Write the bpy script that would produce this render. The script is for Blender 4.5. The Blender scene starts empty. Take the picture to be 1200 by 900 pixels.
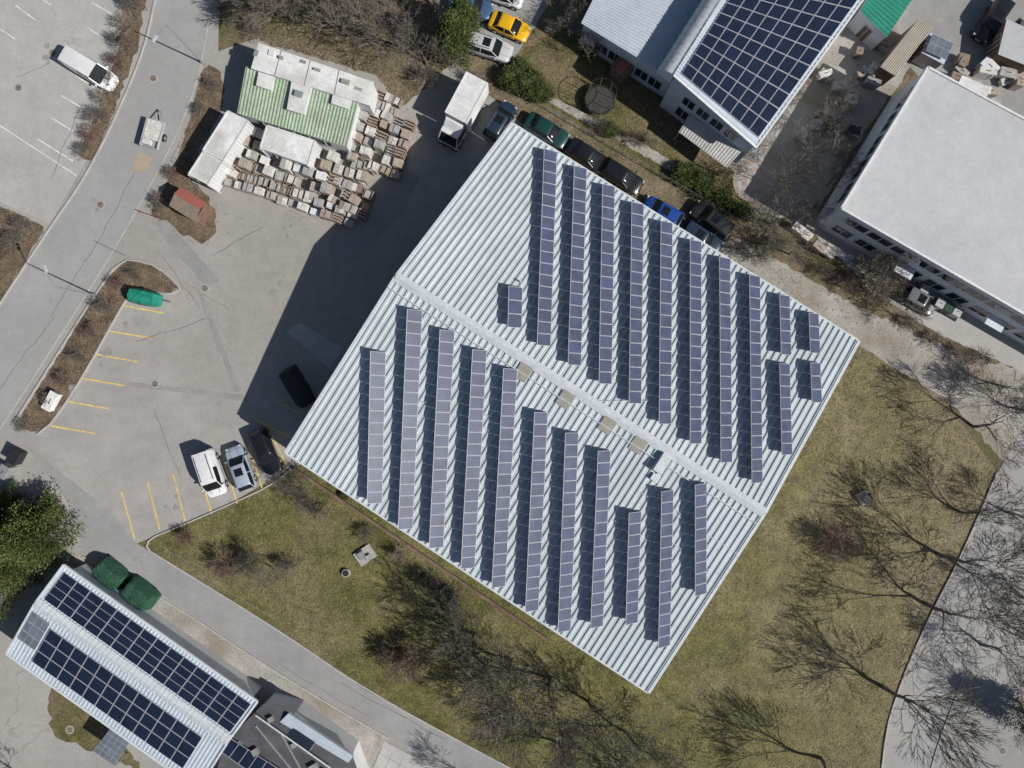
import bpy, math, random, bmesh
from mathutils import Vector, Matrix
random.seed(7)
R=random.uniform
H=68.0; S=12.0
sc=bpy.context.scene
# survey helper: plan coordinate (1/12 m units on an orthophoto grid) seen at height h -> metres
def W(px,py,h=0.0):
    k=(H-h)/H/S
    return Vector(((px-600)*k,(450-py)*k,h))

# ---------------------------------------------------------------- materials
def newmat(name):
    m=bpy.data.materials.new(name); m.use_nodes=True
    nt=m.node_tree; b=nt.nodes['Principled BSDF']
    return m,nt,b
def c4(c): return (c[0],c[1],c[2],1)
def N(nt,t,**k):
    n=nt.nodes.new(t)
    for a,v in k.items(): setattr(n,a,v)
    return n
def noisemat(name,c1,c2,scale=0.3,fine=8,rough=0.9,bump=0.3,fs=0.25,c3=None,stretch=None,rot=0,spec=0.3,metal=0,cracks=0,gradx=None,mid=0.5,wid=0.2,bdist=0.05,mott=0):
    m,nt,b=newmat(name); L=nt.links.new
    tc=N(nt,'ShaderNodeTexCoord'); vec=tc.outputs['Object']
    v0=vec
    if stretch:
        r=N(nt,'ShaderNodeMapping'); r.inputs['Rotation'].default_value=(0,0,rot); L(vec,r.inputs[0])
        s=N(nt,'ShaderNodeMapping'); s.inputs['Scale'].default_value=stretch; L(r.outputs[0],s.inputs[0]); vec=s.outputs[0]
    n1=N(nt,'ShaderNodeTexNoise'); n1.inputs['Scale'].default_value=scale; n1.inputs['Detail'].default_value=5; n1.inputs['Roughness'].default_value=0.62; L(vec,n1.inputs['Vector'])
    rp=N(nt,'ShaderNodeValToRGB'); e=rp.color_ramp.elements
    e[0].position=max(0,mid-wid); e[0].color=c4(c1); e[1].position=min(1,mid+wid); e[1].color=c4(c2)
    L(n1.outputs['Fac'],rp.inputs[0]); col=rp.outputs[0]
    if c3:
        n3=N(nt,'ShaderNodeTexNoise'); n3.inputs['Scale'].default_value=scale*0.37; n3.inputs['Detail'].default_value=4; L(v0,n3.inputs['Vector'])
        r3=N(nt,'ShaderNodeMapRange'); r3.inputs[1].default_value=0.46; r3.inputs[2].default_value=0.64; L(n3.outputs['Fac'],r3.inputs[0])
        fac=r3.outputs[0]
        if gradx:
            sx=N(nt,'ShaderNodeSeparateXYZ'); L(v0,sx.inputs[0])
            g=N(nt,'ShaderNodeMapRange'); g.inputs[1].default_value=gradx[0]; g.inputs[2].default_value=gradx[1]; g.inputs[4].default_value=0.8; L(sx.outputs[0],g.inputs[0])
            ad=N(nt,'ShaderNodeMath',operation='MULTIPLY_ADD'); ad.use_clamp=True; L(r3.outputs[0],ad.inputs[0]); ad.inputs[1].default_value=0.5; L(g.outputs[0],ad.inputs[2]); fac=ad.outputs[0]
        mx=N(nt,'ShaderNodeMix',data_type='RGBA'); L(fac,mx.inputs[0]); L(col,mx.inputs[6]); mx.inputs[7].default_value=c4(c3); col=mx.outputs[2]
    n2=N(nt,'ShaderNodeTexNoise'); n2.inputs['Scale'].default_value=fine; n2.inputs['Detail'].default_value=3; n2.inputs['Roughness'].default_value=0.7; L(v0,n2.inputs['Vector'])
    mr=N(nt,'ShaderNodeMapRange'); mr.inputs[1].default_value=0.3; mr.inputs[2].default_value=0.7; mr.inputs[3].default_value=1-fs; mr.inputs[4].default_value=1+fs; L(n2.outputs['Fac'],mr.inputs[0])
    mu=N(nt,'ShaderNodeVectorMath',operation='MULTIPLY'); L(col,mu.inputs[0]); L(mr.outputs[0],mu.inputs[1]); col=mu.outputs[0]
    if mott:
        n4=N(nt,'ShaderNodeTexNoise'); n4.inputs['Scale'].default_value=0.9; n4.inputs['Detail'].default_value=5; n4.inputs['Roughness'].default_value=.75; L(v0,n4.inputs['Vector'])
        m4=N(nt,'ShaderNodeMapRange'); m4.inputs[1].default_value=0.36; m4.inputs[2].default_value=0.64; m4.inputs[3].default_value=1-mott; m4.inputs[4].default_value=1+mott; L(n4.outputs['Fac'],m4.inputs[0])
        m5=N(nt,'ShaderNodeVectorMath',operation='MULTIPLY'); L(col,m5.inputs[0]); L(m4.outputs[0],m5.inputs[1]); col=m5.outputs[0]
    if cracks:
        # fine cracks limited to worn zones
        dn=N(nt,'ShaderNodeTexNoise'); dn.inputs['Scale'].default_value=0.35; dn.inputs['Detail'].default_value=4; L(v0,dn.inputs['Vector'])
        av=N(nt,'ShaderNodeVectorMath',operation='MULTIPLY_ADD'); L(dn.outputs['Color'],av.inputs[0]); av.inputs[1].default_value=(7,7,0); L(v0,av.inputs[2])
        vo=N(nt,'ShaderNodeTexVoronoi',feature='DISTANCE_TO_EDGE'); vo.inputs['Scale'].default_value=0.09; L(av.outputs[0],vo.inputs['Vector'])
        cr=N(nt,'ShaderNodeMapRange'); cr.inputs[1].default_value=0.0; cr.inputs[2].default_value=0.007; cr.inputs[3].default_value=1; cr.inputs[4].default_value=0; L(vo.outputs['Distance'],cr.inputs[0])
        mk=N(nt,'ShaderNodeMapRange'); mk.inputs[1].default_value=0.50; mk.inputs[2].default_value=0.62; mk.inputs[4].default_value=cracks; L(n1.outputs['Fac'],mk.inputs[0])
        ml=N(nt,'ShaderNodeMath',operation='MULTIPLY'); L(cr.outputs[0],ml.inputs[0]); L(mk.outputs[0],ml.inputs[1])
        iv=N(nt,'ShaderNodeMath',operation='SUBTRACT'); iv.inputs[0].default_value=1; L(ml.outputs[0],iv.inputs[1])
        m2=N(nt,'ShaderNodeVectorMath',operation='MULTIPLY'); L(col,m2.inputs[0]); L(iv.outputs[0],m2.inputs[1]); col=m2.outputs[0]
    L(col,b.inputs['Base Color']); b.inputs['Roughness'].default_value=rough; b.inputs['Specular IOR Level'].default_value=spec; b.inputs['Metallic'].default_value=metal
    if bump:
        bp=N(nt,'ShaderNodeBump'); bp.inputs['Strength'].default_value=bump; bp.inputs['Distance'].default_value=bdist; L(n2.outputs['Fac'],bp.inputs['Height']); L(bp.outputs[0],b.inputs['Normal'])
    return m
def plain(name,c,rough=0.5,metal=0,spec=0.5,fs=0.12,fine=3):
    return noisemat(name,c,tuple(x*0.86 for x in c),scale=1.2,fine=fine,rough=rough,bump=0,fs=fs,spec=spec,metal=metal)
def paint(name,c):
    m=plain(name,c,rough=0.28,fs=0.04); b=m.node_tree.nodes['Principled BSDF']
    b.inputs['Coat Weight'].default_value=0.6; b.inputs['Coat Roughness'].default_value=0.08
    return m
def pvmat(name,c,line,rough,nu=6,nv=10,lw=0.07,spec=0.5):
    m,nt,b=newmat(name); L=nt.links.new
    uv=N(nt,'ShaderNodeTexCoord'); sp=N(nt,'ShaderNodeSeparateXYZ'); L(uv.outputs['UV'],sp.inputs[0])
    outs=[]
    for i,n in ((0,nu),(1,nv)):
        a=N(nt,'ShaderNodeMath',operation='MULTIPLY'); L(sp.outputs[i],a.inputs[0]); a.inputs[1].default_value=n
        f=N(nt,'ShaderNodeMath',operation='FRACT'); L(a.outputs[0],f.inputs[0])
        l=N(nt,'ShaderNodeMath',operation='LESS_THAN'); L(f.outputs[0],l.inputs[0]); l.inputs[1].default_value=lw; outs.append(l)
    mxm=N(nt,'ShaderNodeMath',operation='MAXIMUM'); L(outs[0].outputs[0],mxm.inputs[0]); L(outs[1].outputs[0],mxm.inputs[1])
    no=N(nt,'ShaderNodeTexNoise'); no.inputs['Scale'].default_value=0.9; no.inputs['Detail'].default_value=4; L(uv.outputs['Object'],no.inputs['Vector'])
    rp=N(nt,'ShaderNodeValToRGB'); e=rp.color_ramp.elements; e[0].position=.35; e[1].position=.65
    e[0].color=c4(c); e[1].color=c4(tuple(x*1.5 for x in c)); L(no.outputs['Fac'],rp.inputs[0])
    mx=N(nt,'ShaderNodeMix',data_type='RGBA'); L(mxm.outputs[0],mx.inputs[0]); L(rp.outputs[0],mx.inputs[6]); mx.inputs[7].default_value=c4(line)
    L(mx.outputs[2],b.inputs['Base Color']); b.inputs['Roughness'].default_value=rough; b.inputs['Specular IOR Level'].default_value=spec
    return m

m_ground=noisemat('scrub_ground',(0.10,0.08,0.05),(0.22,0.175,0.12),scale=0.5,fine=5,fs=0.5,bump=1,c3=(0.10,0.095,0.045))
m_asph=noisemat('old_asphalt',(0.27,0.262,0.248),(0.37,0.36,0.342),scale=0.11,fine=6,fs=0.10,bump=0.15,cracks=0.3,c3=(0.30,0.285,0.262),mid=0.5,wid=.2,mott=.07)
m_road=noisemat('road_asphalt',(0.275,0.278,0.28),(0.345,0.343,0.338),scale=0.15,fine=7,fs=0.09,bump=0.15,cracks=0.25,c3=(0.30,0.298,0.292),mott=.05)
m_road2=noisemat('lane_asphalt',(0.25,0.253,0.255),(0.315,0.315,0.312),scale=0.2,fine=7,fs=0.10,bump=0.15,cracks=0.25,c3=(0.27,0.268,0.262),mott=.06)
m_park=noisemat('pale_asphalt',(0.34,0.333,0.322),(0.42,0.413,0.40),scale=0.2,fine=6,fs=0.12,bump=0.2,cracks=0.25,c3=(0.36,0.35,0.335),mott=.06)
m_patch=noisemat('asphalt_patch',(0.235,0.235,0.233),(0.30,0.296,0.288),scale=0.6,fine=7,fs=0.12,bump=0.2)
m_patch2=noisemat('light_patch',(0.36,0.36,0.35),(0.43,0.425,0.41),scale=0.6,fine=7,fs=0.12,bump=0.2)
m_tar=noisemat('tar_seam',(0.15,0.15,0.15),(0.24,0.24,0.238),scale=0.6,fine=7,fs=0.2,bump=0)
m_gravel=noisemat('gravel',(0.27,0.255,0.235),(0.42,0.40,0.37),scale=0.5,fine=9,fs=0.35,bump=0.8,c3=(0.25,0.22,0.18))
m_lawn=noisemat('lawn',(0.085,0.084,0.028),(0.165,0.15,0.058),scale=0.35,fine=5,fs=0.42,bump=1,c3=(0.205,0.17,0.105),gradx=(16,44),mid=.5,wid=.15,bdist=.12,mott=.28)
m_lawn2=noisemat('lawn_green',(0.06,0.066,0.02),(0.16,0.14,0.06),scale=0.5,fine=5,fs=0.42,bump=1,c3=(0.17,0.13,0.08),bdist=.12,mott=.2)
m_soil=noisemat('dead_leaf_soil',(0.09,0.065,0.045),(0.21,0.16,0.11),scale=0.9,fine=7,fs=0.55,bump=1,bdist=.12)
m_kerb=noisemat('kerb_stone',(0.33,0.325,0.31),(0.44,0.43,0.41),scale=1,fine=8,fs=0.2,bump=0.2)
m_white_line=noisemat('white_road_paint',(0.42,0.42,0.40),(0.78,0.78,0.76),scale=2,fine=9,fs=0.2,bump=0)
m_yellow_line=noisemat('yellow_road_paint',(0.44,0.36,0.18),(0.80,0.58,0.16),scale=2,fine=9,fs=0.25,bump=0)
ribang=math.atan2(385,265)
m_roof=noisemat('ribbed_metal_roof',(0.41,0.465,0.50),(0.52,0.57,0.60),scale=0.5,fine=5,fs=0.08,bump=0,rough=0.55,stretch=(0.18,2.0,1),rot=-ribang,spec=0.4,c3=(0.43,0.48,0.505),mott=.05)
m_cap=plain('metal_flashing',(0.58,0.62,0.65),rough=0.45)
m_trim=plain('pale_trim',(0.66,0.67,0.67),rough=0.5)
m_wall=noisemat('painted_wall',(0.55,0.56,0.57),(0.66,0.67,0.68),scale=0.6,fine=6,fs=0.06,bump=0.1)
m_wallb=noisemat('pale_blue_wall',(0.50,0.56,0.63),(0.60,0.65,0.71),scale=0.6,fine=6,fs=0.06,bump=0.1)
m_glass=plain('window_glass',(0.02,0.03,0.045),rough=0.06,fs=0.02)
m_pv=pvmat('pv_cells_violet',(0.040,0.052,0.095),(0.15,0.16,0.21),0.40,nu=6,nv=10,lw=.10,spec=.17)
m_pvb=pvmat('pv_cells_navy',(0.006,0.011,0.028),(0.04,0.05,0.08),0.22,nu=6,nv=10,lw=.08,spec=.4)
m_pvg=pvmat('pv_cells_grey',(0.10,0.12,0.15),(0.25,0.27,0.3),0.2,nu=6,nv=6)
m_alu=plain('aluminium_frame',(0.42,0.43,0.48),rough=0.5,metal=0.0,spec=.3)
m_sky=noisemat('skylight_fibreglass',(0.25,0.25,0.22),(0.34,0.335,0.29),scale=2,fine=8,fs=0.15,bump=0,rough=0.5)
m_steel=plain('galvanised_steel',(0.38,0.39,0.40),rough=0.45,metal=0.4)
m_dark=plain('dark_plastic',(0.02,0.02,0.022),rough=0.6)
m_tyre=plain('tyre_rubber',(0.02,0.02,0.02),rough=0.85)
m_hub=plain('wheel_alloy',(0.45,0.45,0.46),rough=0.35,metal=0.6)
m_lamp=plain('headlamp',(0.75,0.76,0.78),rough=0.15)
m_red=plain('tail_lamp',(0.35,0.02,0.02),rough=0.2)
m_cargl=plain('car_glass',(0.012,0.015,0.018),rough=0.05,fs=.02)
m_white=noisemat('white_roof_sheet',(0.58,0.59,0.59),(0.74,0.74,0.73),scale=0.5,fine=4,fs=0.1,bump=0,rough=.6,c3=(0.48,0.48,0.46),mott=.08)
m_greyroof=noisemat('membrane_roof',(0.42,0.435,0.45),(0.50,0.51,0.52),scale=0.12,fine=3,fs=0.05,bump=0.05,rough=.7,c3=(0.40,0.412,0.425),mott=.05)
m_greenroof=noisemat('faded_green_sheet',(0.27,0.37,0.26),(0.38,0.47,0.36),scale=0.5,fine=4,fs=0.15,bump=0,rough=.6,c3=(0.32,0.36,0.28),mott=.12)
m_teal=noisemat('teal_sheet',(0.02,0.18,0.13),(0.03,0.24,0.17),scale=0.5,fine=4,fs=0.1,bump=0,rough=.5)
m_bitumen=noisemat('bitumen_roof',(0.06,0.062,0.068),(0.11,0.112,0.12),scale=0.5,fine=6,fs=0.2,bump=0.2,rough=.8)
m_bluemetal=noisemat('blue_grey_metal',(0.41,0.48,0.55),(0.50,0.56,0.62),scale=0.4,fine=4,fs=0.07,bump=0,rough=.45,mott=.05)
m_brick=noisemat('brown_wood',(0.12,0.075,0.055),(0.2,0.14,0.105),scale=1,fine=8,fs=0.3,bump=0.3)
m_redroof=plain('red_roof_sheet',(0.33,0.11,0.085),rough=.6)
m_tan=[noisemat('stone_load_%s'%n,c,tuple(x*1.4 for x in c),scale=2,fine=9,fs=0.35,bump=0.5) for n,c in (('sand',(0.29,0.25,0.205)),('grey',(0.29,0.285,0.275)),('brown',(0.19,0.15,0.12)),('rose',(0.29,0.235,0.205)),('pale',(0.46,0.445,0.42)))]
m_wood=noisemat('pallet_wood',(0.22,0.17,0.13),(0.35,0.29,0.23),scale=3,fine=9,fs=0.3,bump=0.3)
m_tarp=noisemat('green_tarpaulin',(0.015,0.065,0.038),(0.03,0.10,0.06),scale=2,fine=5,fs=0.2,bump=1,rough=.45,bdist=.2)
m_bark=noisemat('bark',(0.10,0.088,0.075),(0.20,0.178,0.155),scale=3,fine=9,fs=0.3,bump=0)
m_twig=noisemat('pale_twigs',(0.20,0.17,0.13),(0.32,0.28,0.22),scale=3,fine=9,fs=0.3,bump=0)
m_rtwig=noisemat('red_brown_twigs',(0.13,0.08,0.07),(0.21,0.14,0.12),scale=3,fine=9,fs=0.3,bump=0)
def leafm(name,c):
    return noisemat(name,tuple(x*.6 for x in c),tuple(x*1.4 for x in c),scale=1.2,fine=6,fs=0.3,bump=0,rough=.8)
m_leaf=[leafm('needles_dark',(0.045,0.07,0.022)),leafm('needles_mid',(0.085,0.115,0.032)),leafm('needles_light',(0.14,0.16,0.045))]
m_grassb=[leafm('grass_green',(0.13,0.145,0.045)),leafm('grass_straw',(0.27,0.225,0.13)),leafm('grass_dark',(0.07,0.065,0.03))]
m_litter=[leafm('dead_leaf',(0.20,0.145,0.09)),leafm('dead_leaf_dark',(0.08,0.06,0.04)),leafm('dead_leaf_pale',(0.31,0.26,0.185))]

# ---------------------------------------------------------------- mesh builder
class MB:
    def __init__(s): s.v=[];s.f=[];s.m=[];s.uv=[];s.T=None
    def face(s,pts,mat,uv=None):
        i=len(s.v)
        for p in pts:
            p=Vector(p)
            s.v.append(tuple(s.T@p) if s.T else tuple(p))
        s.f.append(tuple(range(i,i+len(pts)))); s.m.append(mat); s.uv.append(uv)
    def hexa(s,b,t,mat,tm=None,bottom=True):
        n=len(b)
        if bottom: s.face(list(reversed(b)),mat)
        s.face(t,tm or mat)
        for i in range(n):
            j=(i+1)%n; s.face([b[i],b[j],t[j],t[i]],mat)
    def box(s,c,d,mat,rot=0,tm=None,inset=0):
        cx,cy,z=c; x,y,h=d[0]/2,d[1]/2,d[2]; cr,sr=math.cos(rot),math.sin(rot)
        def q(a,b_,zz): return Vector((cx+a*cr-b_*sr,cy+a*sr+b_*cr,zz))
        b=[q(-x,-y,z),q(x,-y,z),q(x,y,z),q(-x,y,z)]; i=inset
        t=[q(-x+i,-y+i,z+h),q(x-i,-y+i,z+h),q(x-i,y-i,z+h),q(-x+i,y-i,z+h)]
        s.hexa(b,t,mat,tm)
    def prism(s,poly,z0,z1,mat,tm=None):
        a=sum(poly[i][0]*poly[(i+1)%len(poly)][1]-poly[(i+1)%len(poly)][0]*poly[i][1] for i in range(len(poly)))
        if a<0: poly=list(reversed(poly))
        s.hexa([Vector((p[0],p[1],z0)) for p in poly],[Vector((p[0],p[1],z1)) for p in poly],mat,tm)
    def beam(s,p0,p1,w,h,mat):
        p0=Vector(p0);p1=Vector(p1);d=(p1-p0).normalized()
        side=d.cross(Vector((0,0,1)))
        if side.length<1e-3: side=Vector((1,0,0))
        side.normalize(); up=side.cross(d).normalized()
        a=[p0-side*w/2,p0+side*w/2,p0+side*w/2+up*h,p0-side*w/2+up*h]
        b=[q+(p1-p0) for q in a]
        s.hexa(a,b,mat)
    def cyl(s,p0,p1,r0,r1,n,mat,caps=True,cm=None):
        p0=Vector(p0);p1=Vector(p1);d=(p1-p0).normalized()
        a=d.orthogonal().normalized(); b=d.cross(a)
        A=[p0+(a*math.cos(6.28318*i/n)+b*math.sin(6.28318*i/n))*r0 for i in range(n)]
        B=[p1+(a*math.cos(6.28318*i/n)+b*math.sin(6.28318*i/n))*r1 for i in range(n)]
        for i in range(n):
            j=(i+1)%n; s.face([A[i],A[j],B[j],B[i]],mat)
        if caps: s.face(list(reversed(A)),cm or mat); s.face(B,cm or mat)
    def build(s,name,parent=None,smooth=False,loc=None):
        me=bpy.data.meshes.new(name); me.from_pydata(s.v,[],s.f)
        mats=[]
        for m in s.m:
            if m not in mats: mats.append(m)
        for m in mats: me.materials.append(m)
        ix={m:i for i,m in enumerate(mats)}
        me.polygons.foreach_set('material_index',[ix[m] for m in s.m])
        if any(u for u in s.uv):
            ul=me.uv_layers.new(name='UVMap'); d=[]
            for f,u in zip(s.f,s.uv):
                for k in range(len(f)): d+= list(u[k]) if u else [0.5,0.5]
            ul.data.foreach_set('uv',d)
        if smooth:
            bm=bmesh.new(); bm.from_mesh(me); bmesh.ops.remove_doubles(bm,verts=bm.verts,dist=0.0006); bm.to_mesh(me); bm.free()
            me.polygons.foreach_set('use_smooth',[True]*len(me.polygons))
            try: me.set_sharp_from_angle(angle=math.radians(38))
            except Exception: pass
        me.update()
        o=bpy.data.objects.new(name,me); sc.collection.objects.link(o)
        if parent: o.parent=parent
        if loc: o.location=loc
        return o
def empty(name):
    o=bpy.data.objects.new(name,None); sc.collection.objects.link(o); o.empty_display_size=0.5; return o

def chaikin(p,n,closed=True):
    for _ in range(n):
        q=[];m=len(p)
        rng=range(m) if closed else range(m-1)
        if not closed: q.append(p[0])
        for i in rng:
            a=p[i];b=p[(i+1)%m]
            q.append((a[0]*.75+b[0]*.25,a[1]*.75+b[1]*.25)); q.append((a[0]*.25+b[0]*.75,a[1]*.25+b[1]*.75))
        if not closed: q.append(p[-1])
        p=q
    return p
def sheet(name,pts,lvl,mat,smooth=0,jit=0.0,step=0.5):
    if smooth: pts=chaikin(pts,smooth)
    P=[W(*p) for p in pts]; out=[]
    if jit:
        for i in range(len(P)):
            a=P[i];b=P[(i+1)%len(P)];L=(b-a).length;n=max(1,int(L/step))
            nn=Vector((-(b-a).y,(b-a).x,0)).normalized() if L>0 else Vector()
            for k in range(n): out.append(a.lerp(b,k/n)+nn*random.gauss(0,jit))
    else: out=P
    z=0.004*lvl
    me=bpy.data.meshes.new(name); bm=bmesh.new()
    vs=[bm.verts.new((p.x,p.y,z)) for p in out]; es=[bm.edges.new((vs[i],vs[(i+1)%len(vs)])) for i in range(len(vs))]
    bmesh.ops.triangle_fill(bm,edges=es,use_beauty=True)
    for f in bm.faces:
        f.normal_update()
        if f.normal.z<0: f.normal_flip()
    bm.to_mesh(me); bm.free(); me.materials.append(mat)
    o=bpy.data.objects.new(name,me); sc.collection.objects.link(o); return o
def kerb(name,pts,w=0.14,h=0.12,mat=None,smooth=2):
    pts=chaikin(pts,smooth,False) if smooth else pts
    mb=MB()
    P=[W(*p) for p in pts]; L=[];Rr=[]
    for i,p in enumerate(P):
        d=(P[min(i+1,len(P)-1)]-P[max(i-1,0)]).normalized(); n=Vector((-d.y,d.x,0))
        L.append(p+n*w/2);Rr.append(p-n*w/2)
    for i in range(len(P)-1):
        b=[Rr[i],Rr[i+1],L[i+1],L[i]]; mb.hexa(b,[q+Vector((0,0,h)) for q in b],mat or m_kerb)
    return mb.build(name)
def lines(name,segs,w,mat,lvl=8,wob=0):
    mb=MB()
    for a in segs:
        p=W(a[0],a[1]);q=W(a[2],a[3]);d=(q-p).normalized();nn=Vector((-d.y,d.x,0));z=Vector((0,0,0.004*lvl))
        k=max(1,int((q-p).length/.6)) if wob else 1; prev=p; off=0
        for i in range(1,k+1):
            off=off*.9+random.gauss(0,wob) if wob else 0
            cur=p.lerp(q,i/k)+nn*off; n=nn*w/2
            mb.face([prev-n+z,cur-n+z,cur+n+z,prev+n+z],mat); prev=cur
    return mb.build(name)

# ---------------------------------------------------------------- ground
mb=MB(); mb.face([(-700,-700,0),(700,-700,0),(700,700,0),(-700,700,0)],m_ground); mb.build('ground')
sheet('asphalt_yard',[(-900,-900),(262,-900),(256,60),(300,45),(440,88),(520,60),(560,100),(640,170),(760,500),(345,545),(270,590),(215,614),(160,637),(200,661),(330,741),(430,810),(560,881),(700,960),(900,1500),(-900,1500)],1,m_asph)
sheet('parking_lot',[(-900,-900),(172,-900),(168,0),(140,100),(98,195),(58,262),(0,236),(-900,-200)],2,m_park)
sheet('road',[(190,-900),(176,40),(142,125),(102,205),(58,268),(-10,372),(-200,640),(-200,860),(-10,520),(130,300),(165,238),(214,145),(240,60),(252,-60),(252,-900)],3,m_road)
sheet('side_road',[(30,520),(80,590),(100,650),(185,694),(330,790),(460,865),(620,960),(900,1300),(950,1300),(700,955),(560,881),(430,810),(330,741),(200,661),(160,637),(130,600)],2,m_road2)
sheet('verge_soil',[(-100,200),(0,240),(52,266),(28,310),(-10,370),(-150,580)],5,m_soil,jit=.12)
sheet('hedge_bed_soil',[(146,-10),(174,-10),(160,60),(138,120),(108,190),(92,182),(118,120),(140,60)],5,m_soil,jit=.1)
sheet('planting_bed_soil',[(142,306),(172,308),(195,322),(216,342),(150,343),(136,368),(98,436),(62,492),(44,508),(16,500),(60,430),(110,350)],5,m_soil,smooth=1,jit=.06)
sheet('compound_bed_soil',[(240,70),(262,90),(262,130),(215,205),(255,240),(248,292),(205,268),(172,248),(205,200),(222,140)],5,m_soil,smooth=1,jit=.12)
sheet('scrub_bed',[(248,-60),(262,40),(300,48),(440,88),(470,125),(512,90),(545,55),(560,-60)],4,m_ground,jit=.15)
sheet('parking_court',[(520,-200),(512,20),(540,60),(600,72),(640,10),(660,-60),(700,-200)],5,m_road2,jit=.1)
sheet('lawn',[(345,547),(600,500),(1000,400),(1060,440),(1130,500),(1166,550),(1122,650),(1085,722),(1052,800),(1032,870),(1015,1300),(850,1300),(700,956),(560,879),(430,808),(330,739),(200,659),(163,637),(215,616),(270,592)],5,m_lawn)
sheet('garden_lawn',[(612,60),(660,30),(690,50),(800,135),(860,200),(880,235),(872,262),(800,225),(640,122),(590,95)],4,m_lawn2,jit=.12)
sheet('garden_path',[(640,118),(646,113),(760,172),(880,245),(876,252),(750,180)],6,m_gravel,jit=.04)
sheet('gravel_track',[(865,280),(905,302),(1010,362),(1100,405),(1190,432),(1700,600),(1700,760),(1175,540),(1110,468),(1010,410),(880,380),(800,300)],4,m_gravel,jit=.12)
sheet('paved_yard',[(800,150),(840,60),(1000,-200),(1090,-200),(1080,60),(990,190),(950,265),(905,250),(868,245),(850,205)],3,m_gravel,jit=.1)
sheet('concrete_apron',[(948,268),(960,255),(1210,400),(1700,700),(1700,770),(1190,432),(1100,392),(1020,340)],5,m_park,jit=.05)
sheet('storage_yard',[(1060,-300),(1700,-300),(1700,300),(1085,100),(1050,60)],4,m_patch)
sheet('street',[(1700,300),(1700,1500),(1015,1500),(1034,872),(1056,802),(1090,724),(1128,652),(1168,556),(1215,470)],6,m_road)
sheet('dark_roadway',[(1120,790),(1215,860),(1300,1500),(1095,1500),(1085,900)],7,m_patch)
sheet('gravel_border',[(82,648),(100,652),(185,697),(330,793),(450,862),(425,910),(400,905),(300,815),(80,658)],6,m_gravel,jit=.1)
sheet('rear_grass',[(58,800),(120,838),(170,905),(60,860)],6,m_lawn2,jit=.15)
sheet('paver_court',[(450,868),(520,905),(540,940),(400,940),(436,905)],6,m_patch2)
lines('paver_joints',[(436+i*12,868+i*7,402+i*12,940+i*7) for i in range(8)]+[(450-i*7,868+i*14,520-i*7,905+i*14) for i in range(5)],0.05,m_patch,lvl=8)
sheet('asphalt_patch',[(335,388),(352,378),(402,408),(386,432)],6,m_patch2)
sheet('asphalt_patch',[(232,345),(238,345),(282,458),(276,460)],6,m_patch,jit=.05)
sheet('asphalt_patch',[(150,452),(150,447),(290,464),(288,470)],6,m_patch,jit=.06)
sheet('asphalt_patch',[(180,262),(196,258),(258,330),(240,336)],6,m_patch,jit=.08)
sheet('asphalt_patch',[(160,178),(180,182),(172,202),(152,200)],6,noisemat('rusty_stain',(0.37,0.29,0.22),(0.38,0.32,0.25),scale=.5,fine=5,fs=.1,bump=0),smooth=2,jit=.1)
sheet('asphalt_patch',[(380,270),(470,190),(500,215),(400,330)],6,m_patch,smooth=1,jit=.05)
lines('tar_seam',[(-10,470,60,370),(60,370,122,270),(122,270,160,200),(215,330,270,362),(190,300,235,360),(250,300,310,266),(160,400,240,372),(180,480,215,560),(60,210,98,120),(20,90,60,74),(190,640,330,730),(400,800,520,868),(1110,700,1190,720),(1080,820,1180,850),(330,780,430,840)],0.05,m_tar,lvl=8,wob=.06)
# scattered oil spots and repair patches in the stalls
mb=MB()
for k in range(26):
    x,y=random.choice([(150,375),(130,405),(115,432),(95,460),(165,600),(195,590),(225,580),(280,400),(250,480),(320,330),(60,60),(120,240)]); p=W(x+R(-14,14),y+R(-14,14)); r=R(.12,.4); n=9
    mb.face([(p.x+r*R(.6,1.1)*math.cos(a*6.283/n),p.y+r*R(.6,1.1)*math.sin(a*6.283/n),.03+.0004*k) for a in range(n)],m_patch)
mb.build('oil_stains')
kerb('kerb',[(345,546),(320,568),(270,591),(215,615),(162,637),(200,660),(330,740),(430,809),(560,880),(705,956)])
kerb('kerb',[(98,652),(185,696),(330,792),(455,865)])
kerb('kerb',[(-10,518),(60,410),(128,302),(165,238),(214,146),(241,60),(253,-60)],h=.03)
kerb('kerb',[(190,-60),(176,40),(142,125),(102,205),(58,268),(-10,372)])
kerb('kerb',[(44,509),(64,493),(100,437),(138,368),(152,345),(217,344),(196,321),(173,307),(141,304),(110,348),(58,430),(14,500)],smooth=1)
kerb('kerb',[(1168,554),(1126,652),(1088,724),(1054,802),(1033,872),(1020,1100)])
kerb('kerb',[(1128,795),(1088,900),(1075,1000)],h=.1)
kerb('foundation_edging',[(344,548),(430,606),(560,694),(640,748)],w=.28,h=.35,mat=m_brick,smooth=0)
lines('road_marking',[(108,3,146,26),(102,32,136,54),(72,112,106,132),(60,138,96,160),(44,163,86,189),(-60,108,90,206),(18,6,42,24),(-6,30,18,46),(30,-14,60,6),(88,88,112,104)],0.12,m_white_line)
lines('parking_marking',[(145,358,192,367),(128,388,177,396),(112,415,162,424),(96,443,146,452),(78,470,128,479),(60,499,112,508),(142,575,158,632),(173,565,187,620),(203,556,217,610),(232,547,248,602),(262,537,278,590),(292,523,308,574),(316,505,336,545),(300,492,340,512),(325,470,352,485)],0.15,m_yellow_line)
lines('drain_channel',[(110,282,148,300),(1065,735,1130,600),(1100,905,1150,800)],0.12,m_tar)
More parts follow.
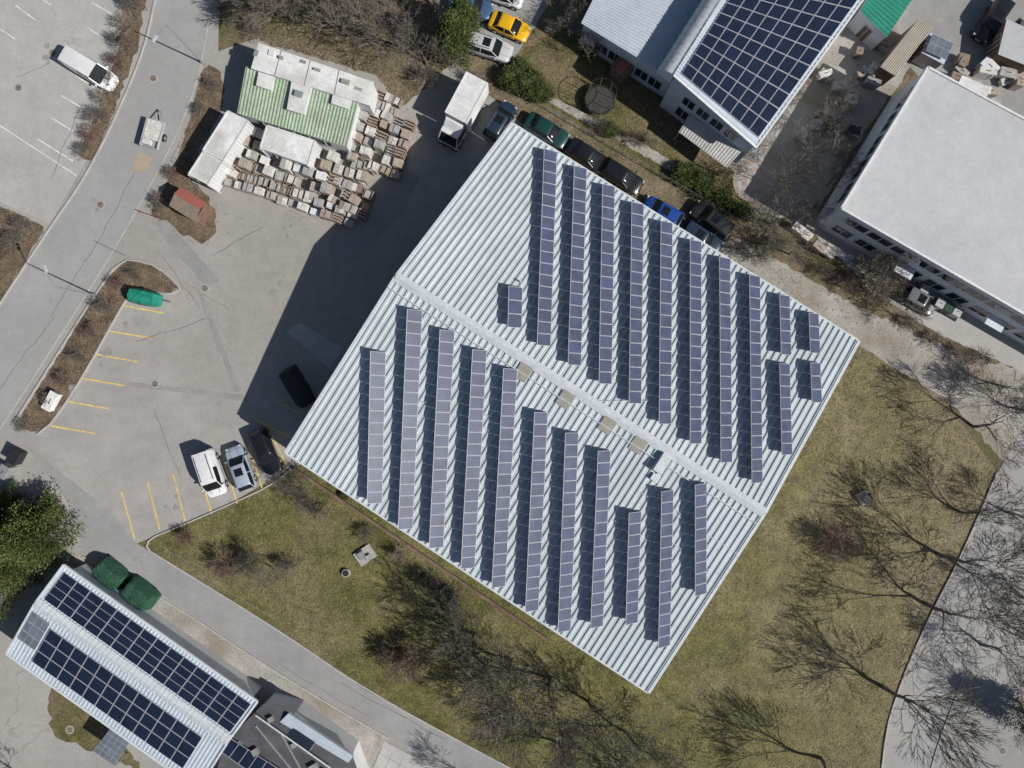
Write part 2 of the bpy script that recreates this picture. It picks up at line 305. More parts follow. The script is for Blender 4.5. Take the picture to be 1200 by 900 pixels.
def manhole(px,py,r=.33):
    mb=MB();p=W(px,py)
    mb.cyl((p.x,p.y,.02),(p.x,p.y,.034),r+.08,r+.08,20,m_patch2); mb.cyl((p.x,p.y,.03),(p.x,p.y,.042),r,r,20,m_tan[2])
    for a in range(3): mb.box((p.x,p.y-.15+.15*a,.04),(r*1.2,.04,.01),m_dark)
    mb.build('manhole_cover')
for a in ((240,338),(118,240),(180,92),(62,62),(22,103),(182,450),(82,855),(1175,880)): manhole(*a)
# ---------------------------------------------------------------- main hall
EZ,RZ=6.0,8.5
A=W(600,145,EZ);B=W(335,530,EZ);C=W(760,811,EZ);D=W(1006,400,EZ);R1=W(464,324,RZ);R2=W(896,601,RZ)
rd=(R2-R1);rd.z=0;rd.normalize();rn=Vector((-rd.y,rd.x,0))
dU=((A-R1).dot(rn)+(D-R1).dot(rn))/2; dL=-((B-R1).dot(rn)+(C-R1).dot(rn))/2
def roofz(p):
    d=(Vector((p.x,p.y,0))-Vector((R1.x,R1.y,0))).dot(rn)
    return RZ-(RZ-EZ)*(d/dU if d>0 else -d/dL)
def roofpt(px,py,off=0):
    h=7
    for _ in range(12):
        p=W(px,py,h+off); h=roofz(p)
    p=W(px,py,h+off); return p
hall=empty('industrial_hall')
def corr(E0,E1,T0,T1,n,name,parent,mat,hh=.1,prof=((0,0),(.42,0),(.56,1),(.84,1),(.98,0))):
    mb=MB(); up=Vector((0,0,1)); col=[]
    for i in range(n):
        for f,z in prof:
            u=(i+f)/n
            if u<=1: col.append((E0.lerp(E1,u)+up*z*hh,T0.lerp(T1,u)+up*z*hh))
    col.append((E1.copy(),T1.copy()))
    for a,b in zip(col,col[1:]): mb.face([a[0],b[0],b[1],a[1]],mat)
    return mb.build(name,parent)
corr(A,D,R1,R2,64,'roof_slope_north',hall,m_roof,hh=.10)
corr(B,C,R1,R2,64,'roof_slope_south',hall,m_roof,hh=.10)
mb=MB()
up=Vector((0,0,1))
mb.face([R1-rn*.45+up*.06,R2-rn*.45+up*.06,R2+up*.25,R1+up*.25],m_cap); mb.face([R1+up*.25,R2+up*.25,R2+rn*.45+up*.06,R1+rn*.45+up*.06],m_cap)
for p,q in ((A,R1),(B,R1),(D,R2),(C,R2)): mb.beam(p+up*-.1,q+up*-.1,.26,.25,m_cap)
for p,q in ((A,D),(B,C)):
    o=rn*(.1 if p is A else -.1); mb.beam(p+o-up*.2,q+o-up*.2,.16,.14,m_cap)
mb.build('ridge_and_flashing',hall)
mb=MB()
mb.beam(R1-rn*1.15+up*.02,R2-rn*1.15+up*.02,.06,.12,m_cap)
for (x0,y0,x1,y1) in ((830,668,770,622),(866,650,752,578),(700,470,760,470),(560,486,598,490),(640,560,700,585),(720,610,770,640),(540,480,620,540),(486,470,515,474),(795,600,830,640)):
    mb.beam(roofpt(x0,y0,.14),roofpt(x1,y1,.14),.035,.035,m_cap)
mb.build('cable_conduits',hall)
cen=(A+B+C+D)/4
def ins(p,k=.5):
    q=Vector((p.x,p.y,0)); d=(Vector((cen.x,cen.y,0))-q).normalized(); return q+d*k*1.4
wa,wb,wc,wd=[ins(p) for p in (A,B,C,D)]
mb=MB()
def wallq(mb,a,b,h,mat,apex=None):
    pts=[a,b,b+up*h]+([apex] if apex else [])+[a+up*h]; mb.face(pts,mat)
h0=EZ-.05
wallq(mb,wa,wb,h0,m_wall,apex=(wa+wb)/2+up*(RZ-.1)); wallq(mb,wb,wc,h0,m_wall); wallq(mb,wc,wd,h0,m_wall,apex=(wc+wd)/2+up*(RZ-.1)); wallq(mb,wd,wa,h0,m_wall)
mb.build('walls',hall)
def wallopen(name,parent,a,b,z,w,h,n,mat,frame=m_trim,margin=1.5,out=.03):
    mb=MB(); d=(b-a); L=d.length; d.normalize(); nn=Vector((d.y,-d.x,0))
    for i in range(n):
        c=a+d*(margin+(L-2*margin)*(i+.5)/n)+nn*out
        for ww,hh,oo,mm in ((w+.16,h+.16,0,frame),(w,h,.02,mat)):
            p=c+nn*oo; z0=z-(hh-h)/2
            mb.face([p-d*ww/2+up*z0,p+d*ww/2+up*z0,p+d*ww/2+up*(z0+hh),p-d*ww/2+up*(z0+hh)],mm)
        p=c+nn*.03
        mb.box((p.x,p.y,z),(.06,.05,h),frame,rot=math.atan2(d.y,d.x))
    return mb.build(name,parent)
wallopen('windows_west',hall,wa,wb,3.2,2.4,1.2,9,m_glass); wallopen('windows_south',hall,wb,wc,3.2,2.4,1.2,10,m_glass)
wallopen('windows_east',hall,wc,wd,3.2,2.4,1.2,9,m_glass); wallopen('windows_north',hall,wd,wa,3.2,2.4,1.2,10,m_glass)
wallopen('gates',hall,wa,wb,0.02,3.4,2.9,3,m_steel,out=.05); wallopen('doors',hall,wb,wc,0.02,1.1,2.1,3,m_brick,out=.05)
mb=MB(); ra=math.atan2(rd.y,rd.x)
for px,py in ((613,436),(663,468),(712,498),(748,521)):
    p=roofpt(px,py,.14); q=[p+rd*a*.6+rn*b*.72 for a,b in ((-1,-1),(1,-1),(1,1),(-1,1))]; q=[Vector((t.x,t.y,roofz(t)+.11)) for t in q]
    mb.hexa(q,[t+up*.05 for t in q],m_sky,m_sky)
mb.build('skylights',hall)
mb=MB(); p=roofpt(776,543,.5); z=roofz(p)
mb.box((p.x,p.y,z-.1),(.85,1.8,.75),m_cap,rot=ra,inset=.04); p2=roofpt(768,560,.3)
mb.box((p2.x,p2.y,roofz(p2)-.1),(.7,.6,.45),m_cap,rot=ra); p2=roofpt(610,330,.2); mb.cyl((p2.x,p2.y,roofz(p2)),(p2.x,p2.y,roofz(p2)+.5),.08,.08,10,m_cap)
mb.build('roof_vent_boxes',hall)
rows=[(645,176,637,405),(680,196,673,428),(713,217,709,450),(747,238,744,473),(781,260,779,497),(815,282,815,520),(849,302,851,542),(884,323,887,566),(919,346,921,416),(919,426,922,533),(953,367,955,414),(955,425,957,472),(604,336,603,384),
(443,412,439,590),(486,363,475,620),(524,387,511,642),(562,410,548,666),(598,432,584,688),(634,483,623,716),(670,507,661,740),(708,528,699,735),(744,600,740,731),(782,575,778,758),(821,567,821,697)]
mb=MB(); mr=MB()
for x0,y0,x1,y1 in rows:
    a=roofpt(x0,y0,.55)-up*.55;b=roofpt(x1,y1,.55)-up*.55; L=(b-a).length; d=(b-a).normalized(); sd=Vector((-d.y,d.x,0)).normalized()
    n=max(2,round(L/1.03)); st=L/n
    for i in range(n):
        s0=a+d*(i*st+.012); s1=a+d*((i+1)*st-.012); j=R(-.012,.012)
        lo=sd*.60+up*(.2+j); hi=-sd*.60+up*(.95-j)
        nor=(Vector((0,0,1))*1.2+sd*.75).normalized()*.04
        b4=[s0+hi,s1+hi,s1+lo,s0+lo]; t4=[q+nor for q in b4]
        mb.hexa(b4,t4,m_alu)
        c=(t4[0]+t4[2])/2; g=[c+(q-c)*.94+nor*.08 for q in t4]
        mb.face(g,m_pv,[(0,0),(1,0),(1,1),(0,1)])
        if i%2==0 or i==n-1:
            m=s0+d*.3
            mr.beam(m-sd*.58+up*.05,m-sd*.58+up*.9,.05,.05,m_steel); mr.beam(m-sd*.7+up*.12,m+sd*.7+up*.12,.06,.05,m_steel)
mb.build('solar_panels',hall); mr.build('solar_panel_mounts',hall)

# ---------------------------------------------------------------- generic PV field on a 3D quad
def pvfield(mb,q,nx,ny,mat=None,lift=.1,skip=()):
    n=(q[1]-q[0]).cross(q[3]-q[0]).normalized()
    if n.z<0:n=-n
    for i in range(nx):
        for j in range(ny):
            if (i,j) in skip: continue
            def P(u,v): return q[0].lerp(q[1],u).lerp(q[3].lerp(q[2],u),v)
            g=.012
            c=[P((i+g)/nx,(j+g)/ny),P((i+1-g)/nx,(j+g)/ny),P((i+1-g)/nx,(j+1-g)/ny),P((i+g)/nx,(j+1-g)/ny)]
            b=[p+n*lift for p in c]; t=[p+n*.035 for p in b]; mb.hexa(b,t,m_alu); cc=(t[0]+t[2])/2
            mb.face([cc+(p-cc)*.95+n*.003 for p in t],mat or m_pvb,[(0,0),(1,0),(1,1),(0,1)])
def flat(p): return Vector((p.x,p.y,0))
def wallsfrom(tops,mat,name,parent,inset=.25):
    c=sum(tops,Vector())/len(tops); mb=MB(); T=[t+(flat(c)-flat(t)).normalized()*inset-up*.04 for t in tops]
    for i in range(len(T)):
        a,b=T[i],T[(i+1)%len(T)]; mb.face([flat(a),flat(b),b,a],mat)
    mb.build(name,parent); return [flat(t) for t in T]

# ---------------------------------------------------------------- solar roofed garage (lower left)
g=empty('solar_roof_garage'); ez,rz=3.0,4.0
g1=W(75,662,ez);g2=W(8,766,ez);g3=W(232,925,ez);g4=W(302,822,ez);r1=W(42,706,rz);r2=W(268,868,rz)
corr(g1,g4,r1,r2,60,'roof_slope_upper',g,m_bluemetal,hh=.04); corr(g2,g3,r1,r2,60,'roof_slope_lower',g,m_bluemetal,hh=.04)
mb=MB()
def rq(a,b,c,d,u0,u1,v0,v1):
    P=lambda u,v:a.lerp(b,u).lerp(c.lerp(d,u),v)
    return [P(u0,v0),P(u1,v0),P(u1,v1),P(u0,v1)]
pvfield(mb,rq(g1,g4,r1,r2,.02,.985,.12,.84),14,4)
pvfield(mb,rq(g2,g3,r1,r2,.11,.9,.16,.80),12,3)
pvfield(mb,rq(g2,g3,r1,r2,.01,.1,.34,.86),3,3,m_pvg)
mb.build('solar_panels',g)
mb=MB(); gd=(r2-r1).normalized(); gn=Vector((-gd.y,gd.x,0)).normalized()
mb.face([r1-gn*.5-up*.02,r2-gn*.5-up*.02,r2+up*.16,r1+up*.16],m_cap); mb.face([r1+up*.16,r2+up*.16,r2+gn*.5-up*.02,r1+gn*.5-up*.02],m_cap)
for p,q in ((g1,r1),(g2,r1),(g3,r2),(g4,r2),(g1,g4),(g2,g3)): mb.beam(p-up*.1,q-up*.1,.2,.2,m_cap)
for i in range(46):
    p=r1.lerp(r2,(i+.5)/46); 
    for s in (1,-1): mb.beam(p+up*.165,p+gn*s*.5-up*.01,.04,.025,m_cap)
mb.build('ridge_and_verges',g)
gw=wallsfrom([g1,g2,g3,g4],m_wall,'walls',g,.7)
wallopen('garage_doors',g,gw[0],gw[3],0.02,2.5,2.2,7,m_wallb,frame=m_wall); wallopen('windows',g,gw[1],gw[2],1.1,1.6,1.1,8,m_glass)
g=empty('flat_roof_workshop'); hz=3.2
q=[W(308,826,hz),W(345,836,hz),W(414,888,hz),W(440,960,hz),W(240,960,hz),W(262,872,hz)]
mb=MB(); mb.prism([(p.x,p.y) for p in q],hz-.25,hz,m_trim,m_bitumen); mb.build('roof',g)
mb=MB(); a,b=W(338,836,hz+.5),W(414,886,hz+.35); c,d=W(408,894,hz+.05),W(328,846,hz+.05)
mb.hexa([a-up*.4,d-up*.1,c-up*.1,b-up*.3],[a,d,c,b],m_cap,m_bluemetal)
a,b=W(300,838,hz+.3),W(388,900,hz+.3); mb.beam(a,b,.12,.1,m_cap)
for (x0,y0,x1,y1) in ((300,850,345,905),(330,860,352,900),(280,868,310,900)): mb.beam(W(x0,y0,hz),W(x1,y1,hz),.12,.12,m_steel)
for x,y in ((318,842),(368,898),(300,880),(345,872),(380,905)):
    p=W(x,y,hz); mb.box((p.x,p.y,hz),(R(.4,.8),R(.4,.7),.35),m_steel,rot=.5)
sx=W(352,868,hz+.1); mb.box((sx.x,sx.y,hz),(2.4,1.3,.12),m_glass,rot=-.6); mb.box((sx.x,sx.y,hz),(2.55,1.45,.06),m_steel,rot=-.6)
mb.build('roof_upstand',g)
mb=MB(); pvfield(mb,[W(270,864,hz+.2),W(335,905,hz+.2),W(322,925,hz+.2),W(258,880,hz+.2)],6,1,lift=.05); mb.build('solar_panels',g)
wallsfrom(list(q),m_wall,'walls',g,.2)
g=empty('glass_canopy'); q=[W(130,853,2.4),W(153,868,2.4),W(135,897,2.2),W(110,880,2.2)]
mb=MB(); pvfield(mb,q,4,5,m_pvg,lift=.05); mb.build('roof',g); mb=MB()
for p in q: mb.cyl(flat(p),p,.05,.05,8,m_steel)
mb.build('posts',g)

# ---------------------------------------------------------------- office with PV roof (top)
g=empty('office_building_with_solar_roof')
corr(W(681,27,4.2),W(750,-110,4.2),W(800,100,4.7),W(905,-90,4.7),48,'wing_roof',g,m_bluemetal,hh=.05)
wallsfrom([W(681,27,4.1),W(750,-110,4.1),W(905,-90,4.6),W(800,100,4.6)],m_wallb,'wing_walls',g,.3)
hl=W(789,88,7.2);hl2=W(905,-95,7.2);hr=W(886,173,5.6);hr2=W(1080,-95,5.6)
corr(hl,hl2,hr,hr2,50,'solar_roof',g,m_bluemetal,hh=.05)
hw=wallsfrom([hl,hl2,hr2,hr],m_wallb,'main_walls',g,.35)
mb=MB(); out=(flat(hl)-flat(hr)).normalized(); prev=None
for i in range(9):
    t=i/8*math.pi/2; o=out*(1.5*math.sin(t))-up*(1.5*(1-math.cos(t)))
    cur=(hl+o+up*.05,hl2+o+up*.05)
    if prev: mb.face([prev[0],prev[1],cur[1],cur[0]],m_cap)
    prev=cur
mb.face([hl+up*.05]+[hl+out*(1.5*math.sin(i/8*math.pi/2))-up*(1.5*(1-math.cos(i/8*math.pi/2))) for i in range(9)]+[hl-up*1.5],m_wallb)
for p,q in ((hl,hr),(hr,hr2)): mb.beam(p-up*.12,q-up*.12,.2,.22,m_trim)
mb.build('curved_hood',g,smooth=True)
mb=MB()
hs=(hl2-hl).normalized()
for i in range(1,26):
    b0=hl+hs*i*.95; pr=None
    for k in range(5):
        t=k/4*math.pi/2; o=b0+out*(1.52*math.sin(t))-up*(1.5*(1-math.cos(t)))+up*.06
        if pr: mb.beam(pr,o,.04,.03,m_wallb)
        pr=o
mb.build('hood_seams',g)
mb=MB(); pvfield(mb,rq(hl,hl2,hr,hr2,.03,.98,.05,.96),15,8); mb.build('solar_panels',g)
ws=[W(681,27,4.1),W(750,-110,4.1),W(905,-90,4.6),W(800,100,4.6)]; cw=sum(ws,Vector())/4
ws=[flat(t)+(flat(cw)-flat(t)).normalized()*.3 for t in ws]
wallopen('windows_wing',g,ws[1],ws[0],1,1.2,1.3,4,m_glass)
wallopen('windows_front',g,ws[0],ws[3],.9,1.3,1.4,5,m_glass); wallopen('windows_gable',g,hw[0],hw[3],.9,1.3,1.5,4,m_glass); wallopen('upper_windows_gable',g,hw[0],hw[3],3.4,1.2,1.3,4,m_glass); wallopen('windows_side',g,hw[3],hw[2],1,1.3,1.3,9,m_glass)
p=W(735,80,2.4)
mb=MB(); mb.box((p.x-.3,p.y+.4,0),(1.6,1.8,2.2),m_brick,rot=-.7,inset=.05); mb.box((p.x-.3,p.y+.4,2.21),(1.8,2.0,.1),m_brick,rot=-.7); mb.box((p.x-.3,p.y+.4,2.31),(.9,1.9,.05),m_redroof,rot=-.7); mb.build('entrance_porch',g)
g=empty('terrace_canopy'); q=[W(808,134,2.8),W(870,176,2.8),W(852,196,2.4),W(796,154,2.4)]
m_poly=noisemat('weathered_polycarbonate',(0.36,0.36,0.34),(0.5,0.5,0.48),scale=1,fine=6,fs=.15,bump=0,rough=.5)
corr(q[0],q[1],q[3],q[2],20,'roof',g,m_poly,hh=.04); mb=MB()
for p in q: mb.beam(flat(p),p,.1,.1,m_steel)
for a,b in ((0,1),(3,2)): mb.beam(q[a]-up*.1,q[b]-up*.1,.1,.08,m_trim)
mb.build('posts',g)

# ---------------------------------------------------------------- right warehouse
g=empty('flat_roof_warehouse'); hz=6.0
q=[W(984,244,hz),W(1086,78,hz),W(1500,300,hz),W(1500,542,hz)]
mb=MB(); mb.prism([(p.x,p.y) for p in q],hz-.3,hz,m_trim,m_greyroof)
for i in range(4):
    a,b=q[i],q[(i+1)%4]; cq=sum(q,Vector())/4; s=lambda t:t+(cq-t).normalized()*.12
    mb.beam(s(a),s(b),.2,.14,m_trim)
mb.build('roof',g)
ww=wallsfrom(q,m_wallb,'walls',g,.25)
wallopen('upper_windows',g,ww[0],ww[3],3.9,2.2,1.1,17,m_glass,margin=1); wallopen('lower_windows',g,ww[0],ww[3],1.2,1.8,1.3,17,m_glass,margin=1)
wallopen('side_windows',g,ww[1],ww[0],3.6,2.0,1.1,5,m_glass,margin=1)
m2=MB()
for k in (.20,.42):
    a=ww[0].lerp(ww[3],k); m2.box((a.x-.3,a.y-.5,2.5),(1.8,1.0,.1),m_wallb,rot=math.atan2((ww[3]-ww[0]).y,(ww[3]-ww[0]).x))
m2.build('door_canopies',g)

# ---------------------------------------------------------------- sheds top right
def shed(name,px,h,roofm,wallm,ribs=0,over=.12):
    g=empty(name); q=[W(x,y,h) for x,y in px]; q[2].z-=.25;q[3].z-=.25
    if ribs: corr(q[0],q[1],q[3],q[2],ribs,'roof',g,roofm,hh=.06)
    mb=MB(); t=[p-up*.02 for p in q]; mb.hexa([p-up*.12 for p in t],t,wallm,roofm); mb.build('roof_deck',g)
    ws=wallsfrom([p-up*.1 for p in q],wallm,'walls',g,over)
    wallopen('door',g,ws[0],ws[3],.02,.9,1.9,1,m_brick,margin=.1); return g
shed('teal_roof_shed',[(1008,12),(1040,-40),(1082,-20),(1041,42)],3,m_teal,m_wall,14)
shed('striped_canopy_shed',[(1076,22),(1093,32),(1051,88),(1033,77)],2.8,plain('cream_sheet',(0.48,0.45,0.37),rough=.6),m_brick,9)
shed('small_solar_shed',[(1090,38),(1118,50),(1108,74),(1082,60)],2.3,m_bluemetal,m_steel)
mb=MB(); pvfield(mb,[W(1092,40,2.45),W(1117,51,2.45),W(1108,71,2.3),W(1084,60,2.3)],3,2,m_pvg); mb.build('rooftop_solar_panel')
shed('white_shed',[(1128,88),(1162,103),(1156,117),(1122,102)],2.4,m_white,m_wall)
shed('dark_shed',[(1180,22),(1225,42),(1212,78),(1172,62)],2.4,m_greyroof,m_brick)
# ---------------------------------------------------------------- builders compound (top left)
g=empty('site_office_building')
def slab(poly,h,roofm,wallm,nm,z0=0,ribs=0,slope=0):
    q=[W(x,y,h) for x,y in poly]
    if slope: q[2].z-=slope;q[3].z-=slope
    mb=MB(); mb.hexa([p-up*.12 for p in q],q,wallm,roofm); mb.build(nm+'_roof',g)
    if ribs: corr(q[0]+up*.01,q[1]+up*.01,q[3]+up*.01,q[2]+up*.01,ribs,nm+'_sheeting',g,roofm,hh=.07)
    w=wallsfrom([p-up*.1 for p in q],wallm,nm+'_walls',g,.12); return w
w=slab([(303,50),(438,96),(434,124),(294,80)],3.3,m_white,m_wall,'main'); wallopen('windows',g,w[3],w[2],1,1.1,1,6,m_glass)
w=slab([(288,78),(420,121),(406,171),(276,131)],2.8,m_greenroof,m_wall,'green',ribs=34,slope=.35); wallopen('green_windows',g,w[3],w[2],1,1.1,1,5,m_glass)
slab([(303,84),(322,90),(318,106),(300,100)],3.15,m_white,m_wall,'hatch'); slab([(342,92),(366,100),(356,134),(336,128)],3.2,m_white,m_wall,'link'); slab([(390,110),(412,117),(408,128),(388,121)],3.15,m_white,m_wall,'vent')
mb=MB()
for x,y in ((330,68),(372,82),(405,96),(350,110),(300,62),(355,72),(318,62),(420,104)):
    p=W(x,y,3.4); mb.box((p.x,p.y,3.25),(R(.3,.9),R(.2,.6),R(.1,.4)),random.choice([m_steel,m_trim,m_sky]),rot=-.3)
for t in (.2,.45,.7): 
    a=W(303,50,3.31).lerp(W(438,96,3.31),t); b=W(294,80,3.31).lerp(W(434,124,3.31),t); mb.beam(a,b,.06,.03,m_steel)
mb.build('roof_clutter',g)
def container(name,poly,h=2.6):
    g=empty(name); q=[W(x,y,h) for x,y in poly]
    mb=MB(); mb.hexa([flat(p)+up*.15 for p in q],q,m_wall,m_white); 
    for i in range(4):
        a,b=q[i],q[(i+1)%4]; mb.beam(a,b,.12,.06,m_trim)
        mb.beam(flat(a),a,.14,.14,m_trim)
        L=(b-a).length
        for k in range(1,int(L/.35)): 
            c=a.lerp(b,k*.35/L); mb.box((c.x,c.y,.2),(.08,.08,h-.3),m_wall)
    mb.build('shell',g); e=[flat(p) for p in q]; wallopen('window',g,e[3],e[2],1,1,1,2,m_glass,margin=.3,out=.08)
container('site_container',[(313,147),(369,165),(361,193),(305,173)]); container('site_container',[(267,130),(291,142),(262,188),(238,176)]); container('site_container',[(238,178),(261,190),(244,216),(221,204)])
g=empty('brown_garden_hut'); q=[W(212,219,2.2),W(242,238,2.2),W(228,260,2.2),W(198,241,2.2)]
mb=MB()
ra1=q[0].lerp(q[3],.38)+up*.35; rb1=q[1].lerp(q[2],.38)+up*.35
mb.face([q[0],q[1],rb1,ra1],m_redroof); mb.face([ra1,rb1,q[2],q[3]],m_tan[2]); mb.beam(ra1,rb1,.12,.06,m_redroof); mb.build('roof',g)
ws_=wallsfrom(q,m_brick,'walls',g,.1); wallopen('door',g,ws_[2],ws_[3],.02,.8,1.9,1,m_dark,margin=.2)
m_wrap=noisemat('white_wrap',(0.55,0.56,0.57),(0.72,0.72,0.73),scale=3,fine=5,fs=.1,bump=.5,rough=.35)
def pallets(name,px0,px1,px3,nx,ny,dens,hmin,hmax):
    mb=MB(); a,b,d=W(*px0),W(*px1),W(*px3); e1=(b-a);e2=(d-a); rot=math.atan2(e1.y,e1.x)
    for i in range(nx):
        for j in range(ny):
            if random.random()>dens: continue
            p=a+e1*((i+.5)/nx)+e2*((j+.5)/ny); r=rot+R(-.1,.1); h=R(hmin,hmax); m=random.choices(m_tan,(3,4,1,2,3))[0]
            sx=min(1.2,e1.length/nx*.92)*R(.88,1);sy=min(1.05,e2.length/ny*.9)*R(.85,1)
            p=p+Vector((R(-.07,.07),R(-.07,.07),0))
            for k in (-1,0,1):
                o=Vector((-math.sin(r),math.cos(r),0))*k*sy*.4; mb.box((p.x+o.x,p.y+o.y,.01),(sx,.1,.1),m_wood,rot=r)
            mb.box((p.x,p.y,.11),(sx,sy,.03),m_wood,rot=r)
            kind=random.random()
            if kind<.6:
                mb.box((p.x,p.y,.14),(sx*.94,sy*.94,h),m,rot=r)
                hh=R(.05,.12)
                for u in range(2):
                    if random.random()<.85:
                        o=Matrix.Rotation(r,3,'Z')@Vector(((u-.5)*sx*.46,0,0)); mb.box((p.x+o.x,p.y+o.y,.14+h),(sx*.42,sy*.84,hh+R(0,.05)),random.choice([m,m,m_tan[1],m_tan[4]]),rot=r)
            elif kind<.72:
                mb.box((p.x,p.y,.14),(sx*.92,sy*.92,h),m_wrap,rot=r,inset=.06)
            elif kind<.9:
                mb.box((p.x,p.y,.14),(sx*.9,sy*.9,h*.7),m,rot=r,inset=.05)
                c=[Matrix.Rotation(r,3,'Z')@Vector((s*sx*.47,t*sy*.47,0)) for s,t in ((-1,-1),(1,-1),(1,1),(-1,1))]
                for k in range(4):
                    q0=p+c[k];q1=p+c[(k+1)%4]; mb.beam(q0+up*.14,q0+up*(h+.1),.05,.05,m_wood)
                    for zz in (.3,.6,1.0): mb.beam(q0+up*h*zz,q1+up*h*zz,.03,.09,m_wood)
            else:
                n=int(h/.16)+1
                for k in range(n):
                    for t in (-1,0,1):
                        o=Vector((-math.sin(r),math.cos(r),0))*t*sy*.35; mb.box((p.x+o.x,p.y+o.y,.15+k*.16),(sx,.16,.12),m_wood,rot=r+R(-.02,.02))
    return mb.build(name)
pallets('stone_pallets',(296,150),(444,196),(262,208),11,5,.8,.6,1.5)
pallets('stone_pallets',(272,198),(424,250),(262,218),12,2,.92,.5,1.3)
pallets('stone_pallets',(425,122),(488,146),(408,192),5,6,.93,.6,1.4)
pallets('stone_pallets',(398,194),(444,216),(385,240),4,4,.8,.4,1.2)
pallets('stone_pallets',(443,106),(474,118),(436,130),3,2,.9,.3,.8)
# ---------------------------------------------------------------- vehicles
def place(o_mb,px,py,fv,h=.7):
    c=W(px,py,h); a=math.atan2(-fv[1],fv[0]); o_mb.T=Matrix.Translation((c.x,c.y,.035))@Matrix.Rotation(a,4,'Z')
PM={}
def pm(c):
    if c not in PM: PM[c]=paint('car_paint_%d'%len(PM),c)
    return PM[c]
def wheels(mb,xs,hw,r=.32,w=.2):
    for x in xs:
        for s in (-1,1):
            y=s*(hw+.01); mb.cyl((x,y-s*w,r),(x,y,r),r,r,18,m_tyre); mb.cyl((x,y,r),(x,y+s*.012,r),r*.62,r*.6,12,m_hub)
            mb.cyl((x,y-s*.12,r),(x,y-s*.004,r),r*1.2,r*1.2,18,m_dark)
KIND={
'sedan':dict(L=4.5,Wd=1.8,H=1.45,zb=.93,gh=(.24,.09,-.24,-.38)),
'hatch':dict(L=4.0,Wd=1.74,H=1.48,zb=.93,gh=(.27,.12,-.38,-.475)),
'wagon':dict(L=4.6,Wd=1.8,H=1.48,zb=.93,gh=(.24,.09,-.39,-.475)),
'suv':dict(L=4.5,Wd=1.85,H=1.7,zb=1.05,gh=(.24,.12,-.42,-.48)),
'van':dict(L=4.9,Wd=1.9,H=1.95,zb=1.15,gh=(.33,.20,-.465,-.488)),
}
def car(name,px,py,fv,col,kind='sedan',L=None,rack=False):
    k=KIND[kind]; L=L or k['L']; hw=k['Wd']/2; zb=k['zb']; Hh=k['H']; P=pm(col); van=kind=='van'
    mb=MB(); place(mb,px,py,fv,Hh*.6)
    st=[(.5,.66,.58),(.488,.80,.68),(.46,.9,.76),(.41,.955,.83),(.37,.985,.885),(k['gh'][0],1,.94),(.1,1,.96),(-.1,1,.97),(-.28,1,.98),(-.40,.985,.98),(-.455,.95,.96),(-.485,.88,.90),(-.5,.78,.66)]
    rings=[]
    for x,wf,zf in st:
        w=hw*wf; z=zf*zb+.02
        rings.append([(x*L,w*.94,.22),(x*L,w,.42),(x*L,w*.99,z-.12),(x*L,w*.95,z-.04),(x*L,w*.82,z),(x*L,w*.4,z+.03),(x*L,0,z+.038),(x*L,-w*.4,z+.03),(x*L,-w*.82,z),(x*L,-w*.95,z-.04),(x*L,-w*.99,z-.12),(x*L,-w,.42),(x*L,-w*.94,.22)])
    for i in range(len(rings)-1):
        for j in range(12):
            m=m_dark if j in (0,11) else P
            mb.face([rings[i][j],rings[i][j+1],rings[i+1][j+1],rings[i+1][j]],m)
    mb.face(rings[0],P); mb.face(list(reversed(rings[-1])),P)
    mb.face([rings[0][0],rings[0][-1],rings[-1][-1],rings[-1][0]],m_dark)
    g=k['gh']; zt=Hh; base=zb
    lean=.10 if van else .17
    def gr(x,z,wf=1.0):
        t=(z-base)/(zt-base); w=hw*wf
        return [(x*L,w*.95,base-.02),(x*L,w*(.95-lean*t),base+(z-base)*.86),(x*L,w*(.95-(lean+.07)*t),z-.02*t),(x*L,w*.35,z+.012*t),(x*L,0,z+.02*t),(x*L,-w*.35,z+.012*t),(x*L,-w*(.95-(lean+.07)*t),z-.02*t),(x*L,-w*(.95-lean*t),base+(z-base)*.86),(x*L,-w*.95,base-.02)]
    mid=(g[1]+g[2])/2+.02; bw=.04/L
    gs=[gr(g[0],base+.005,.92),gr(g[1],zt-.04,.97),gr(g[1]-.05,zt-.005),gr(mid+bw,zt),gr(mid-bw,zt),gr(g[2]+.06,zt-.01),gr(g[2],zt-.05,.97),gr(g[3],base+.005,.92)]
    for i in range(7):
        for j in range(8):
            side=j in (0,7)
            if i in (0,6): m=m_cargl
            elif side: m=P if i==3 or (van and i>=4) else m_cargl
            else: m=P
            mb.face([gs[i][j],gs[i][j+1],gs[i+1][j+1],gs[i+1][j]],m)
    for s in (1,-1):
        for a,b in ((0,1),(7,6)):
            p=Vector(gs[a][1 if s==1 else 7]);q=Vector(gs[b][1 if s==1 else 7])
            mb.beam(p+up*.005,q+up*.012,.07,.03,P)
        mb.box((k['gh'][0]*L-.12,s*(hw+.09),zb-.02),(.12,.2,.14),P,inset=.01)
        mb.box((.455*L,s*hw*.68,.60*zb/.93),(.22,.3,.12),m_lamp,rot=-s*.35,inset=.01)
        mb.box((-.482*L,s*hw*.72,.66*zb/.93),(.12,.26,.16),m_red,inset=.01)
        mb.beam(((g[0])*L,s*hw*.45,zb*.97+.045),(.44*L,s*hw*.38,zb*.84+.03),.02,.012,m_dark)
        if rack: mb.beam((g[1]*L-.3,s*hw*.62,zt+.01),(g[2]*L+.3,s*hw*.62,zt+.01),.04,.05,m_dark)
    if kind in('wagon','hatch','suv') : mb.box(((g[1]-.16)*L,0,zt+.012),(.75,.8,.012),m_cargl)
    mb.cyl(((g[2]+.05)*L,0,zt),((g[2]-.02)*L,0,zt+.2),.012,.006,5,m_dark)
